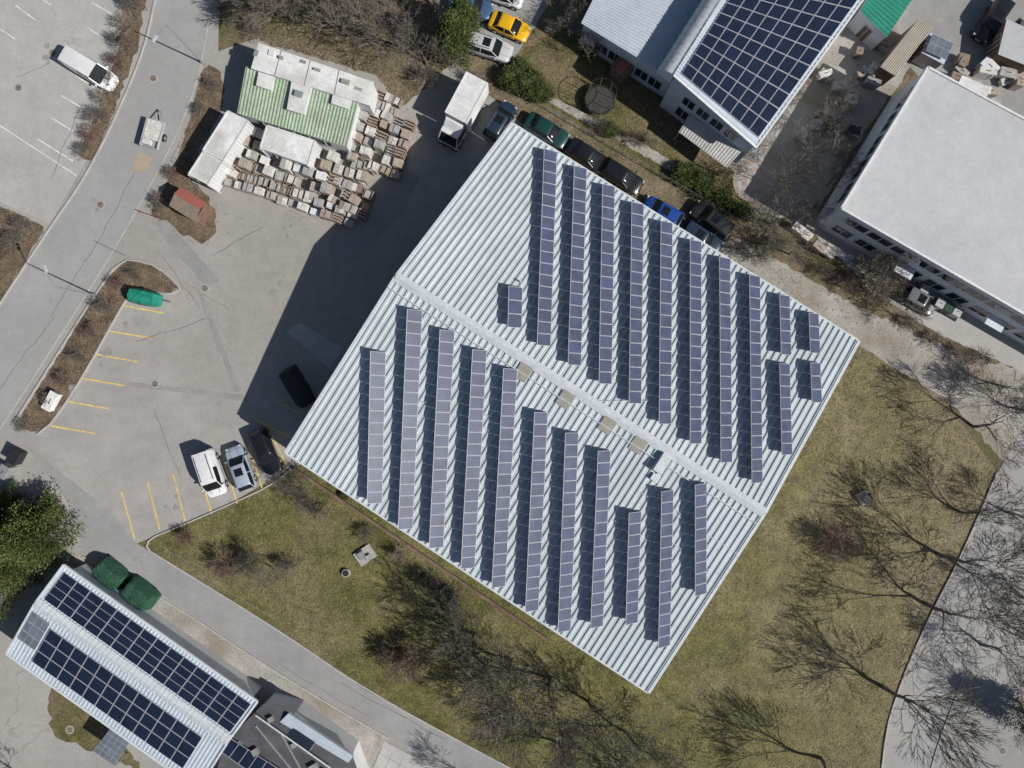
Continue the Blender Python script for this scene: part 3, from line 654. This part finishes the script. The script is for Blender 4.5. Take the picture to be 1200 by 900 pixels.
    mb.box((.497*L,0,.4),(.03,.52,.12),m_trim); mb.box((-.502*L,0,.5),(.03,.52,.12),m_trim); mb.box((.492*L,0,.56),(.04,.9,.08),m_dark)
    mb.box((g[0]*L+.05,0,zb-.035),(.09,hw*1.5,.04),m_dark)
    wheels(mb,(.31*L,-.30*L),hw)
    return mb.build(name,smooth=True)
white=(0.72,0.73,0.74);black=(0.012,0.013,0.015);silver=(0.36,0.42,0.50);grey=(0.16,0.17,0.18);dkblue=(0.02,0.035,0.07)
car('white_van',103,80,(30,18),white,'van',5.1)
car('white_van',245,555,(10,30),white,'van',4.6,rack=True)
car('silver_car',281,549,(-11,-30),silver,'wagon',4.5)
car('black_car',310,529,(12,28),black,'wagon',4.6,rack=True)
car('dark_car',586,141,(18,-28),dkblue,'hatch',4.0)
car('green_car',641,152,(30,18),(0.01,0.05,0.045),'sedan',4.5)
car('black_car',689,182,(30,19),black,'sedan',4.3)
car('black_car',729,206,(30,19),black,'wagon',4.4)
car('blue_car',777,248,(-30,-17),(0.015,0.06,0.28),'hatch',4.1)
car('dark_car',822,278,(30,19),dkblue,'wagon',4.5)
car('black_car',835,257,(-28,-21),(0.03,0.03,0.03),'suv',4.4,rack=True)
car('yellow_car',597,30,(30,13),(0.75,0.42,0.01),'sedan',4.0)
car('silver_suv',573,54,(30,10),(0.5,0.51,0.52),'suv',4.6,rack=True)
car('blue_car',551,6,(30,8),(0.05,0.1,0.2),'sedan',4.3)
car('white_car',590,-8,(30,10),white,'hatch')
car('black_car',1165,22,(-18,26),black,'suv',4.4)
car('grey_car',1190,48,(-16,28),grey,'wagon',4.3)
car('dark_car',1078,352,(30,17),grey,'hatch',3.7)
mb=MB(); place(mb,541,130,(-17,32),2.4)
mb.box((-1.35+.3,0,.95),(4.3,2.3,2.25),m_white); 
for s in (-1,1):
    mb.beam((-3.2+.3,s*1.1,3.2),(.8+.3,s*1.1,3.2),.08,.04,m_trim); mb.beam((-3.2+.3,s*.4,.7),(2.6,s*.4,.7),.12,.2,m_dark)
for x in (-2.9,-2.0,-1.1,-.2,.7): mb.box((x+.1,0,3.2),(.04,2.2,.02),m_trim)
b=[Vector((1.25,-1.02,.45)),Vector((3.05,-1.02,.45)),Vector((3.05,1.02,.45)),Vector((1.25,1.02,.45))]
m1=[Vector((1.25,-1.02,1.35)),Vector((3.1,-1.0,1.35)),Vector((3.1,1.0,1.35)),Vector((1.25,1.02,1.35))]
t1=[Vector((1.25,-.95,2.25)),Vector((2.55,-.9,2.25)),Vector((2.55,.9,2.25)),Vector((1.25,.95,2.25))]
mb.hexa(b,m1,pm(white)); mb.hexa(m1,t1,m_cargl,pm(white)); mb.hexa([p*1 for p in t1],[p+up*.12-Vector((.06,0,0)) for p in t1],pm(white))
mb.hexa([Vector((1.3,-.9,2.37)),Vector((2.1,-.85,2.37)),Vector((2.1,.85,2.37)),Vector((1.3,.9,2.37))],[Vector((1.3,-.9,2.95)),Vector((1.5,-.85,2.95)),Vector((1.5,.85,2.95)),Vector((1.3,.9,2.95))],pm(white))
for s in (-1,1):
    mb.box((2.95,s*1.2,1.3),(.1,.22,.4),m_dark); mb.box((3.08,s*.8,.7),(.06,.3,.2),m_lamp); mb.beam((2.58,s*.88,2.2),(3.1,s*.98,1.38),.08,.05,pm(white))
mb.box((3.1,0,.42),(.12,2.0,.25),m_dark); wheels(mb,(2.2,-1.6),1.02,r=.42,w=.3); mb.build('box_truck')
mb=MB(); place(mb,179,157,(8,-30),.8)
mb.box((0,0,.55),(2.7,1.7,.08),m_steel); 
for s in (-1,1): mb.box((0,s*.85,.63),(2.7,.05,.35),m_alu); mb.box((s*1.35,0,.63),(.05,1.7,.35),m_alu)
mb.box((.35,0,.63),(1.9,1.5,.3),m_tan[4]); mb.box((-.9,.3,.63),(.5,.8,.4),m_white)
mb.beam((1.35,.5,.5),(2.5,0,.5),.07,.08,m_steel); mb.beam((1.35,-.5,.5),(2.5,0,.5),.07,.08,m_steel); mb.cyl((2.4,0,.03),(2.4,0,.6),.05,.05,8,m_steel)
wheels(mb,(0,),.98,r=.3,w=.18); mb.build('flatbed_trailer')
def tarpcover(name,px,py,fv,L,Wd,Hh,mat,seed,taper=.3,wh=False,sag=.1):
    random.seed(seed); mb=MB(); place(mb,px,py,fv,Hh*.6); n=16;m=12; g=[]
    for i in range(n+1):
        row=[]
        for j in range(m+1):
            u=i/n*2-1;v=j/m*2-1
            w=Wd/2*(1-taper*max(0,u)**3-.08*u*u); x=L/2*u*(1-.05*v*v); e=max(abs(u),abs(v))
            z=Hh*(1-max(0,(e-.72)/.28)**1.6) if e>.72 else Hh
            z+= -sag*abs(math.sin(3.1*u))*(abs(v))+R(-.05,.05)+(.14*(1-abs(v)))
            row.append((x+R(-.02,.02),w*v+R(-.02,.02),max(.12 if wh else .0,z)))
        g.append(row)
    for i in range(n):
        for j in range(m): mb.face([g[i][j],g[i+1][j],g[i+1][j+1],g[i][j+1]],mat)
    if wh:
        wheels(mb,(-.2,),Wd/2,r=.28,w=.16); mb.beam((L/2-.1,0,.35),(L/2+.9,0,.35),.07,.07,m_steel); mb.cyl((L/2+.8,0,.0),(L/2+.8,0,.4),.04,.04,8,m_steel)
        for s in (-1,1): mb.beam((-L/2+.2,s*Wd*.42,.15),(L/2-.2,s*Wd*.3,.15),.06,.08,m_steel)
    return mb.build(name,smooth=True)
m_tealt=noisemat('turquoise_tarpaulin',(0.01,0.18,0.125),(0.02,0.27,0.19),scale=2,fine=5,fs=0.2,bump=1,rough=.5,bdist=.1)
tarpcover('covered_boat_trailer',168,348,(30,6),3.3,1.6,1.15,m_tealt,3,wh=True)
tarpcover('green_tarpaulin_cover',128,673,(28,24),3.4,2.1,1.5,m_tarp,4,taper=.1)
tarpcover('green_tarpaulin_cover',162,697,(26,20),3.4,2.3,1.5,m_tarp,5,taper=.1)
tarpcover('dark_covered_trailer',346,453,(18,30),4.2,1.9,1.9,m_dark,6,taper=.05,wh=True)
random.seed(11)
def smallbox(name,px,py,fv,d,mat,lid=None,h=.6):
    mb=MB(); place(mb,px,py,fv,h); x,y,z=d
    mb.box((0,0,.05),(x,y,z),mat,inset=-.03); mb.box((0,0,.05+z),(x+.12,y+.12,.06),lid or mat,inset=.02); mb.box((0,0,.11+z),(x*.3,.06,.03),m_dark)
    for s in (-1,1):
        for t in (-1,1): mb.cyl((s*x*.4,t*y*.42-.03,.06),(s*x*.4,t*y*.42+.03,.06),.06,.06,10,m_dark)
    mb.build(name)
smallbox('white_storage_box',60,470,(-12,22),(1.8,.8,.7),m_white)
smallbox('waste_bin',20,535,(-12,22),(1.3,.9,1.1),m_dark); smallbox('waste_bin',8,552,(-12,22),(1.2,.8,1.1),m_steel)
for i,(x,y) in enumerate(((1098,356),(1108,361),(1118,366),(1080,340))): smallbox('waste_container',x,y,(30,17),(.75,.8,1.1),random.choice([m_dark,m_steel,m_tarp]))
for i,(x,y) in enumerate(((935,268),(946,276),(958,290),(972,296),(950,262))): smallbox('storage_crate',x,y,(30,R(10,30)),(R(.7,1.3),R(.6,1),R(.5,1)),random.choice(m_tan+[m_trim]))
for i in range(20): smallbox('storage_crate',R(1120,1200),R(62,125),(30,R(-10,30)),(R(.6,1.6),R(.5,1.1),R(.4,1.2)),random.choice(m_tan+[m_trim,m_steel,m_dark]))
for i in range(16): smallbox('garden_clutter',R(930,1010),R(80,180),(30,R(-10,30)),(R(.5,1.3),R(.5,.9),R(.4,1.0)),random.choice(m_tan+[m_steel,m_dark]))
for i in range(8): smallbox('garden_clutter',R(1000,1040),R(50,100),(30,R(-10,30)),(R(.5,1.3),R(.5,.9),R(.4,1.0)),random.choice(m_tan+[m_steel,m_dark]))
mb=MB(); p=W(1012,583); mb.box((p.x,p.y,0),(1.2,1.2,.35),m_kerb,rot=.5,inset=.05); mb.box((p.x,p.y,.35),(.75,.75,.5),m_steel,rot=.5); mb.box((p.x,p.y,.85),(.9,.9,.06),m_dark,rot=.5,inset=.05); mb.build('utility_cabinet')
mb=MB(); p=W(428,650); mb.box((p.x,p.y,0),(1.9,1.5,.25),m_tan[1],rot=.6,inset=.05); mb.box((p.x-.3,p.y,.25),(.7,.8,.2),m_steel,rot=.6,inset=.04); mb.box((p.x+.4,p.y-.2,.25),(.6,.6,.25),m_tan[1],rot=.6,inset=.04); mb.build('drain_shaft')
mb=MB(); p=W(406,671); mb.cyl((p.x,p.y,0),(p.x,p.y,.3),.42,.4,18,m_tan[1]); mb.cyl((p.x,p.y,.3),(p.x,p.y,.34),.3,.3,18,m_dark); mb.build('concrete_shaft_ring')
mb=MB(); a=W(172,252);b=W(200,262); 
for k in (0,.5,1): q=a.lerp(b,k); mb.cyl(q,q+up*1.1,.04,.04,8,m_steel)
mb.beam(a+up*1.0,b+up*1.0,.05,.08,m_redroof); mb.beam(a+up*.5,b+up*.5,.05,.08,m_trim); mb.build('barrier_rail')
mb=MB(); p=W(703,117,.8); n=24
ring=[(p.x+1.4*math.cos(i*2*math.pi/n),p.y+1.4*math.sin(i*2*math.pi/n)) for i in range(n)]
for i in range(n):
    a=ring[i];b=ring[(i+1)%n]; mb.beam((a[0],a[1],.8),(b[0],b[1],.8),.16,.05,m_dark)
    mb.beam((a[0],a[1],2.4),(b[0],b[1],2.4),.04,.04,m_dark)
    if i%3==0: mb.cyl((a[0],a[1],0),(a[0],a[1],2.4),.03,.03,8,m_steel)
    mb.cyl((a[0],a[1],.85),(a[0],a[1],2.4),.01,.01,4,m_dark)
mb.face([(p.x+(x-p.x)*.93,p.y+(y-p.y)*.93,.81) for x,y in ring],plain('trampoline_mat',(0.05,0.045,0.04),rough=.8)); mb.build('trampoline')
mb=MB(); p=W(885,212)
for k,r in enumerate((2.2,1.75,1.3,.85,.4)):
    mb.cyl((p.x,p.y,.02),(p.x,p.y,.035+k*.004),r,r,28,m_tan[1] if k%2 else m_tan[3])
mb.build('paved_circle_patio')
def lamp(px,py,hh,tx,ty):
    mb=MB(); p=W(px,py); t=W(tx,ty,hh); d=(flat(t)-p); d=d.normalized() if d.length>.01 else Vector((-1,0,0))
    mb.cyl(p,p+up*.5,.14,.11,12,m_steel); mb.cyl(p+up*.5,p+up*(hh-.3),.08,.05,12,m_steel); mb.beam(p+up*(hh-.32),p+d*1.3+up*hh,.06,.06,m_steel)
    q=p+d*1.6+up*(hh-.02); mb.box((q.x,q.y,q.z),(.75,.28,.12),m_alu,rot=math.atan2(d.y,d.x),inset=.04); mb.box((q.x,q.y,q.z-.03),(.5,.2,.03),m_lamp,rot=math.atan2(d.y,d.x))
    mb.build('street_lamp')
lamp(238,74,7.5,186,38); lamp(112,346,6.5,52,312)
mb=MB()
for i in range(22):
    p=W(640+i*11.2,128+i*6.6); mb.cyl(p,p+up*.9,.03,.03,6,m_steel)
for z in (.45,.85): mb.beam(W(640,128)+up*z,W(875,266.5)+up*z,.02,.03,m_steel)
mb.build('wire_fence')

# ---------------------------------------------------------------- trees
def bare(seed,hh,mat,levels=6,kids=3,spread=.62,trunk=.3,r0=.16,minr=.012,multi=1):
    random.seed(seed); mb=MB()
    def grow(p,d,L,r,lv):
        n=3 if lv<3 else 2; q=p; rr=r; pts=[(p,r)]
        for i in range(n):
            d=(d+Vector((R(-1,1),R(-1,1),R(-.3,.6)))*.17).normalized(); q2=q+d*(L/n); r2=max(minr*.8,rr*.84)
            sides=6 if lv<2 else (4 if lv<4 else 3)
            mb.cyl(q,q2,rr,r2,sides,mat,caps=False); q=q2; rr=r2; pts.append((q,rr))
        if lv>=levels: return
        k=kids if lv>0 else kids+1
        for c in range(k):
            bp,br=pts[-1] if c<2 else random.choice(pts[1:])
            ax=d.orthogonal().normalized(); ax=Matrix.Rotation(R(0,6.283),3,d)@ax
            ang=R(.35,1.0)*spread*1.25 if c else R(.1,.35)
            nd=Matrix.Rotation(ang,3,ax)@d; nd=(nd+Vector((0,0,.10))).normalized()
            grow(bp,nd,L*R(.68,.88),max(minr,br*R(.55,.75)),lv+1)
    for m in range(multi):
        d=Vector((0,0,1)) if multi==1 else Vector((R(-.7,.7),R(-.7,.7),1)).normalized()
        grow(Vector((0,0,-.1)),d,hh*trunk,r0,0)
    return mb
def inst(me,name,px,py,rot,s,sz=None):
    p=W(px,py); o=bpy.data.objects.new(name,me); sc.collection.objects.link(o)
    o.location=p; o.rotation_euler=(0,0,rot); o.scale=(s,s,sz or s); return o
def mesh_of(mb,name):
    o=mb.build(name); me=o.data; bpy.data.objects.remove(o); return me
TB=[mesh_of(bare(s,10,m_bark,levels=6,kids=3,spread=sp,trunk=.26,r0=.2,minr=.019),'bare_tree_mesh') for s,sp in ((1,.66),(2,.78),(3,.62),(4,.72))]
SB=[mesh_of(bare(s,3,mm,levels=4,kids=3,spread=.9,trunk=.3,r0=.045,minr=.014,multi=7),'bare_shrub_mesh') for s,mm in ((11,m_bark),(12,m_twig),(13,m_rtwig))]
random.seed(5)
for px,py,s,k in ((1100,650,1.1,0),(1086,708,1.1,1),(1036,806,1.1,2),(962,888,1.05,3),(1140,500,.85,1),(1125,600,.8,2),(1150,755,.8,3),
    (556,742,.9,1),(600,772,1.0,3),(645,794,.95,0),(690,822,.9,2),(734,858,.9,1),(535,722,.65,0),(600,840,.7,1),(655,870,.8,3),(760,905,.8,3),(820,935,.9,1),(575,800,.65,2),
    (345,24,.8,0),(390,30,.85,1),(432,42,.85,3),(472,56,.8,2),(500,76,.65,1),(320,18,.65,2),(412,2,.85,0),(458,8,.85,1),(508,14,.75,3),(370,-5,.8,2),(300,0,.7,1),
    (655,12,.6,0),(672,40,.45,1),(690,70,.4,2),(902,262,.65,2),(918,225,.65,0),(940,190,.6,1),(955,150,.55,3),(968,218,.5,2),(932,255,.5,3),(888,285,.45,1),(925,298,.45,0),(1010,322,.5,2),(1060,372,.4,3),(980,130,.45,0),
    (352,572,.4,1),(320,665,.38,3),(1180,600,.65,0),(1190,820,.75,2),(1195,700,.7,1),(20,905,.6,0),(545,905,.5,2),(1195,480,.7,3),(1165,450,.6,0),(300,655,.3,0)):
    inst(TB[k],'bare_tree',px,py,R(0,6.28),s*R(.95,1.05))
for px,py,s,k in ((270,660,.9,2),(222,628,.5,2),(290,655,.7,0),(340,660,.7,0),(478,768,1.1,2),(465,760,.8,2),(972,632,1.1,2),(985,640,.8,1),(1018,325,1.1,1),(1035,312,1.1,1),(1022,345,.9,1),(1045,330,.8,0),
    (100,178,.5,0),(108,160,.55,2),(118,140,.6,0),(126,120,.55,1),(134,98,.6,0),(142,76,.6,2),(148,54,.6,0),(153,32,.6,1),(158,10,.6,0),
    (60,470,.4,0),(78,445,.45,2),(95,418,.5,0),(110,390,.5,2),(124,360,.5,0),(140,332,.45,2),(30,498,.4,0),(160,322,.4,0),(20,285,.6,0),(5,300,.6,2),(30,265,.5,0),
    (560,100,.6,0),(500,95,.7,0),(860,292,.6,0),(890,300,.6,0),(760,168,.5,1),(700,150,.5,0),(740,165,.5,2),(300,38,.6,0),(270,20,.7,0),(275,-5,.8,0),(1000,330,.6,1),(1050,350,.5,0),(1060,380,.4,0),(1150,420,.5,0),(345,560,.8,0),(362,586,.7,0),(380,600,.6,1),(430,625,.6,0),(470,648,.6,1),(500,676,.7,0),(250,100,.5,0),(235,130,.4,0),(190,240,.5,0),(205,205,.4,2),(535,700,.8,0),(520,690,.7,0),(905,285,.6,1),(960,320,.6,0),(985,335,.6,1),(1090,400,.5,0),(1120,415,.5,1)):
    inst(SB[k],'bare_shrub',px,py,R(0,6.28),s*R(.9,1.15))
def evergreen(seed,r,h,kind,nclump,leaf=.16,per=14,mats=None):
    random.seed(seed); mb=MB(); mats=mats or m_leaf
    mb.cyl((0,0,0),(0,0,h*.8),.12*r/2+.05,.03,8,m_bark)
    for i in range(nclump):
        a=R(0,6.283)
        if kind=='cone':
            t=R(.04,1)**.8; rr=r*(1-t)**.8*(.55+.45*random.random()**.5)*(1+.22*math.sin(5*a+9*t)+.12*math.sin(11*a)); z=h*(.08+.92*t)
        else:
            ph=math.acos(R(-.3,1)); q=(.6+.4*random.random()**.5)*(1+.16*math.sin(3*a+seed)+.1*math.sin(7*a+4*ph)); rr=r*math.sin(ph)*q; z=h*.5+h*.5*math.cos(ph)*q
        c=Vector((rr*math.cos(a),rr*math.sin(a),z))
        if random.random()<.25: mb.cyl((0,0,z*.8),c,.025,.01,3,m_bark,caps=False)
        m=random.choices(mats,(4,4,2))[0]; od=Vector((math.cos(a),math.sin(a),.5))
        for k in range(per):
            p=c+Vector((random.gauss(0,1),random.gauss(0,1),random.gauss(0,.7)))*leaf*1.5
            d=(od+Vector((R(-1,1),R(-1,1),R(-.6,.8)))).normalized(); s=d.orthogonal().normalized(); s=Matrix.Rotation(R(0,6.28),3,d)@s
            mb.face([p-s*leaf*.35,p+d*leaf*1.1,p+s*leaf*.35],m)
    return mb
me=mesh_of(evergreen(21,3.6,7.5,'cone',1900,.2,14),'conifer_mesh'); inst(me,'pine_tree',62,618,0,1); inst(me,'pine_tree',30,655,2,.8); inst(me,'pine_tree',20,590,4,.55); inst(me,'pine_tree',-15,700,1,.9)
me2=mesh_of(evergreen(22,2.2,7,'cone',900,.18,14),'conifer_mesh'); inst(me2,'spruce_tree',535,62,0,.95); inst(me2,'spruce_tree',545,38,2,.8)
inst(me2,'spruce_tree',1200,835,1,.9)
me3=mesh_of(evergreen(23,1.2,1.7,'round',420,.12,12),'bush_mesh')
for px,py,s in ((603,96,1.0),(622,104,1.0),(636,112,.8),(610,85,.8),(526,698,.65),(500,680,.4),(508,686,.35),(715,155,.6),(800,205,.8),(822,215,.8),(845,232,.6),(690,62,.5),(405,580,.35),(870,250,.6)): inst(me3,'evergreen_bush',px,py,R(0,6),s)
mb=MB(); random.seed(31)
for i in range(2600):
    t=random.random(); p=W(790+t*85,205+t*50)+Vector((random.gauss(0,.35),random.gauss(0,.35),R(.1,1.1)*(1+.2*math.sin(t*30))))
    m=random.choices(m_leaf,(3,4,3))[0]
    for k in range(4):
        d=Vector((R(-1,1),R(-1,1),R(-.3,1))).normalized(); s=d.orthogonal().normalized(); c=p+Vector((R(-.1,.1),R(-.1,.1),R(-.1,.1))); mb.face([c-s*.05,c+d*.15,c+s*.05],m)
mb.build('garden_hedge')
# ---------------------------------------------------------------- tufts and litter
def inpoly(x,y,P):
    c=False;j=len(P)-1
    for i in range(len(P)):
        if (P[i][1]>y)!=(P[j][1]>y) and x<(P[j][0]-P[i][0])*(y-P[i][1])/(P[j][1]-P[i][1])+P[i][0]: c=not c
        j=i
    return c
def tufts(name,poly,n,mats,wts,size,flatness=.5):
    mb=MB(); xs=[p[0] for p in poly];ys=[p[1] for p in poly]; k=0
    clus=[(R(min(xs),max(xs)),R(min(ys),max(ys))) for _ in range(n//60+1)]
    while k<n:
        if random.random()<.5: x,y=R(min(xs),max(xs)),R(min(ys),max(ys))
        else: c=random.choice(clus); x,y=random.gauss(c[0],12),random.gauss(c[1],12)
        k+=1
        if not inpoly(x,y,poly): continue
        p=W(x,y)+up*.015; m=random.choices(mats,wts)[0]
        for b in range(2):
            a=R(0,6.28); d=Vector((math.cos(a),math.sin(a),R(.1,flatness)))*size*R(.5,1.4); s=Vector((-math.sin(a),math.cos(a),0))*size*R(.12,.3)
            mb.face([p-s,p+s,p+d],m)
    return mb.build(name)
lawnp=[(345,552),(600,500),(1000,400),(1060,445),(1130,505),(1160,552),(1118,650),(1080,722),(1048,800),(1028,870),(1010,930),(660,930),(560,874),(430,803),(330,734),(200,655),(172,639),(215,620),(270,597)]
tufts('lawn_grass',lawnp,38000,m_grassb,(4,3,3),.17)
tufts('garden_grass',[(612,60),(660,30),(690,50),(800,135),(860,200),(872,262),(640,122),(590,95)],5000,m_grassb,(4,2,3),.17)
tufts('leaf_litter',[(250,-20),(300,48),(440,88),(470,125),(545,60),(560,-20)],12000,m_litter,(3,3,2),.16,.3)
tufts('leaf_litter',[(560,110),(610,110),(880,270),(1010,360),(1190,440),(1190,480),(1000,385),(860,310),(700,210),(590,150)],9000,m_litter,(3,2,3),.15,.3)
for P in ([(142,306),(195,322),(216,342),(150,343),(98,436),(44,508),(16,500),(110,350)],[(146,-10),(174,-10),(138,120),(108,190),(92,182),(140,60)],[(-60,210),(0,240),(52,266),(-10,370)],[(240,70),(262,130),(215,205),(255,240),(248,292),(172,248),(222,140)]):
    tufts('leaf_litter',P,2600,m_litter,(3,3,3),.15,.3)
tufts('leaf_litter',[(1050,445),(1166,550),(1085,722),(1032,870),(1015,925),(980,900),(1060,700),(1110,570)],7000,m_litter,(4,3,3),.16,.3)
tufts('leaf_litter',[(160,250),(250,300),(520,160),(480,110),(400,250),(300,250)],500,m_litter,(3,3,3),.13,.2)

# ---------------------------------------------------------------- light & camera
dirv=Vector((-0.9,0.42,0)).normalized()*math.cos(math.radians(40))+Vector((0,0,-math.sin(math.radians(40))))
sun=bpy.data.lights.new('sun','SUN'); sun.energy=5.0; sun.angle=math.radians(.5); sun.color=(1,.955,.89)
so=bpy.data.objects.new('sun',sun); sc.collection.objects.link(so); so.rotation_euler=dirv.to_track_quat('-Z','Y').to_euler(); so.location=(60,-30,60)
w=bpy.data.worlds.new('World'); sc.world=w; w.use_nodes=True; nt=w.node_tree
sk=nt.nodes.new('ShaderNodeTexSky'); sk.sky_type='NISHITA'; sk.sun_disc=False; sk.sun_elevation=math.radians(40); sk.sun_rotation=math.atan2(.9,-.42)
bg=nt.nodes['Background']; nt.links.new(sk.outputs[0],bg.inputs[0]); bg.inputs[1].default_value=.06
cam=bpy.data.cameras.new('camera'); cam.sensor_width=36; cam.lens=36/2/50*H; cam.clip_start=.5; cam.clip_end=3000
co=bpy.data.objects.new('camera',cam); sc.collection.objects.link(co); co.location=(0,0,H); sc.camera=co
sc.view_settings.view_transform='Standard'; sc.view_settings.look='None'; sc.view_settings.exposure=0
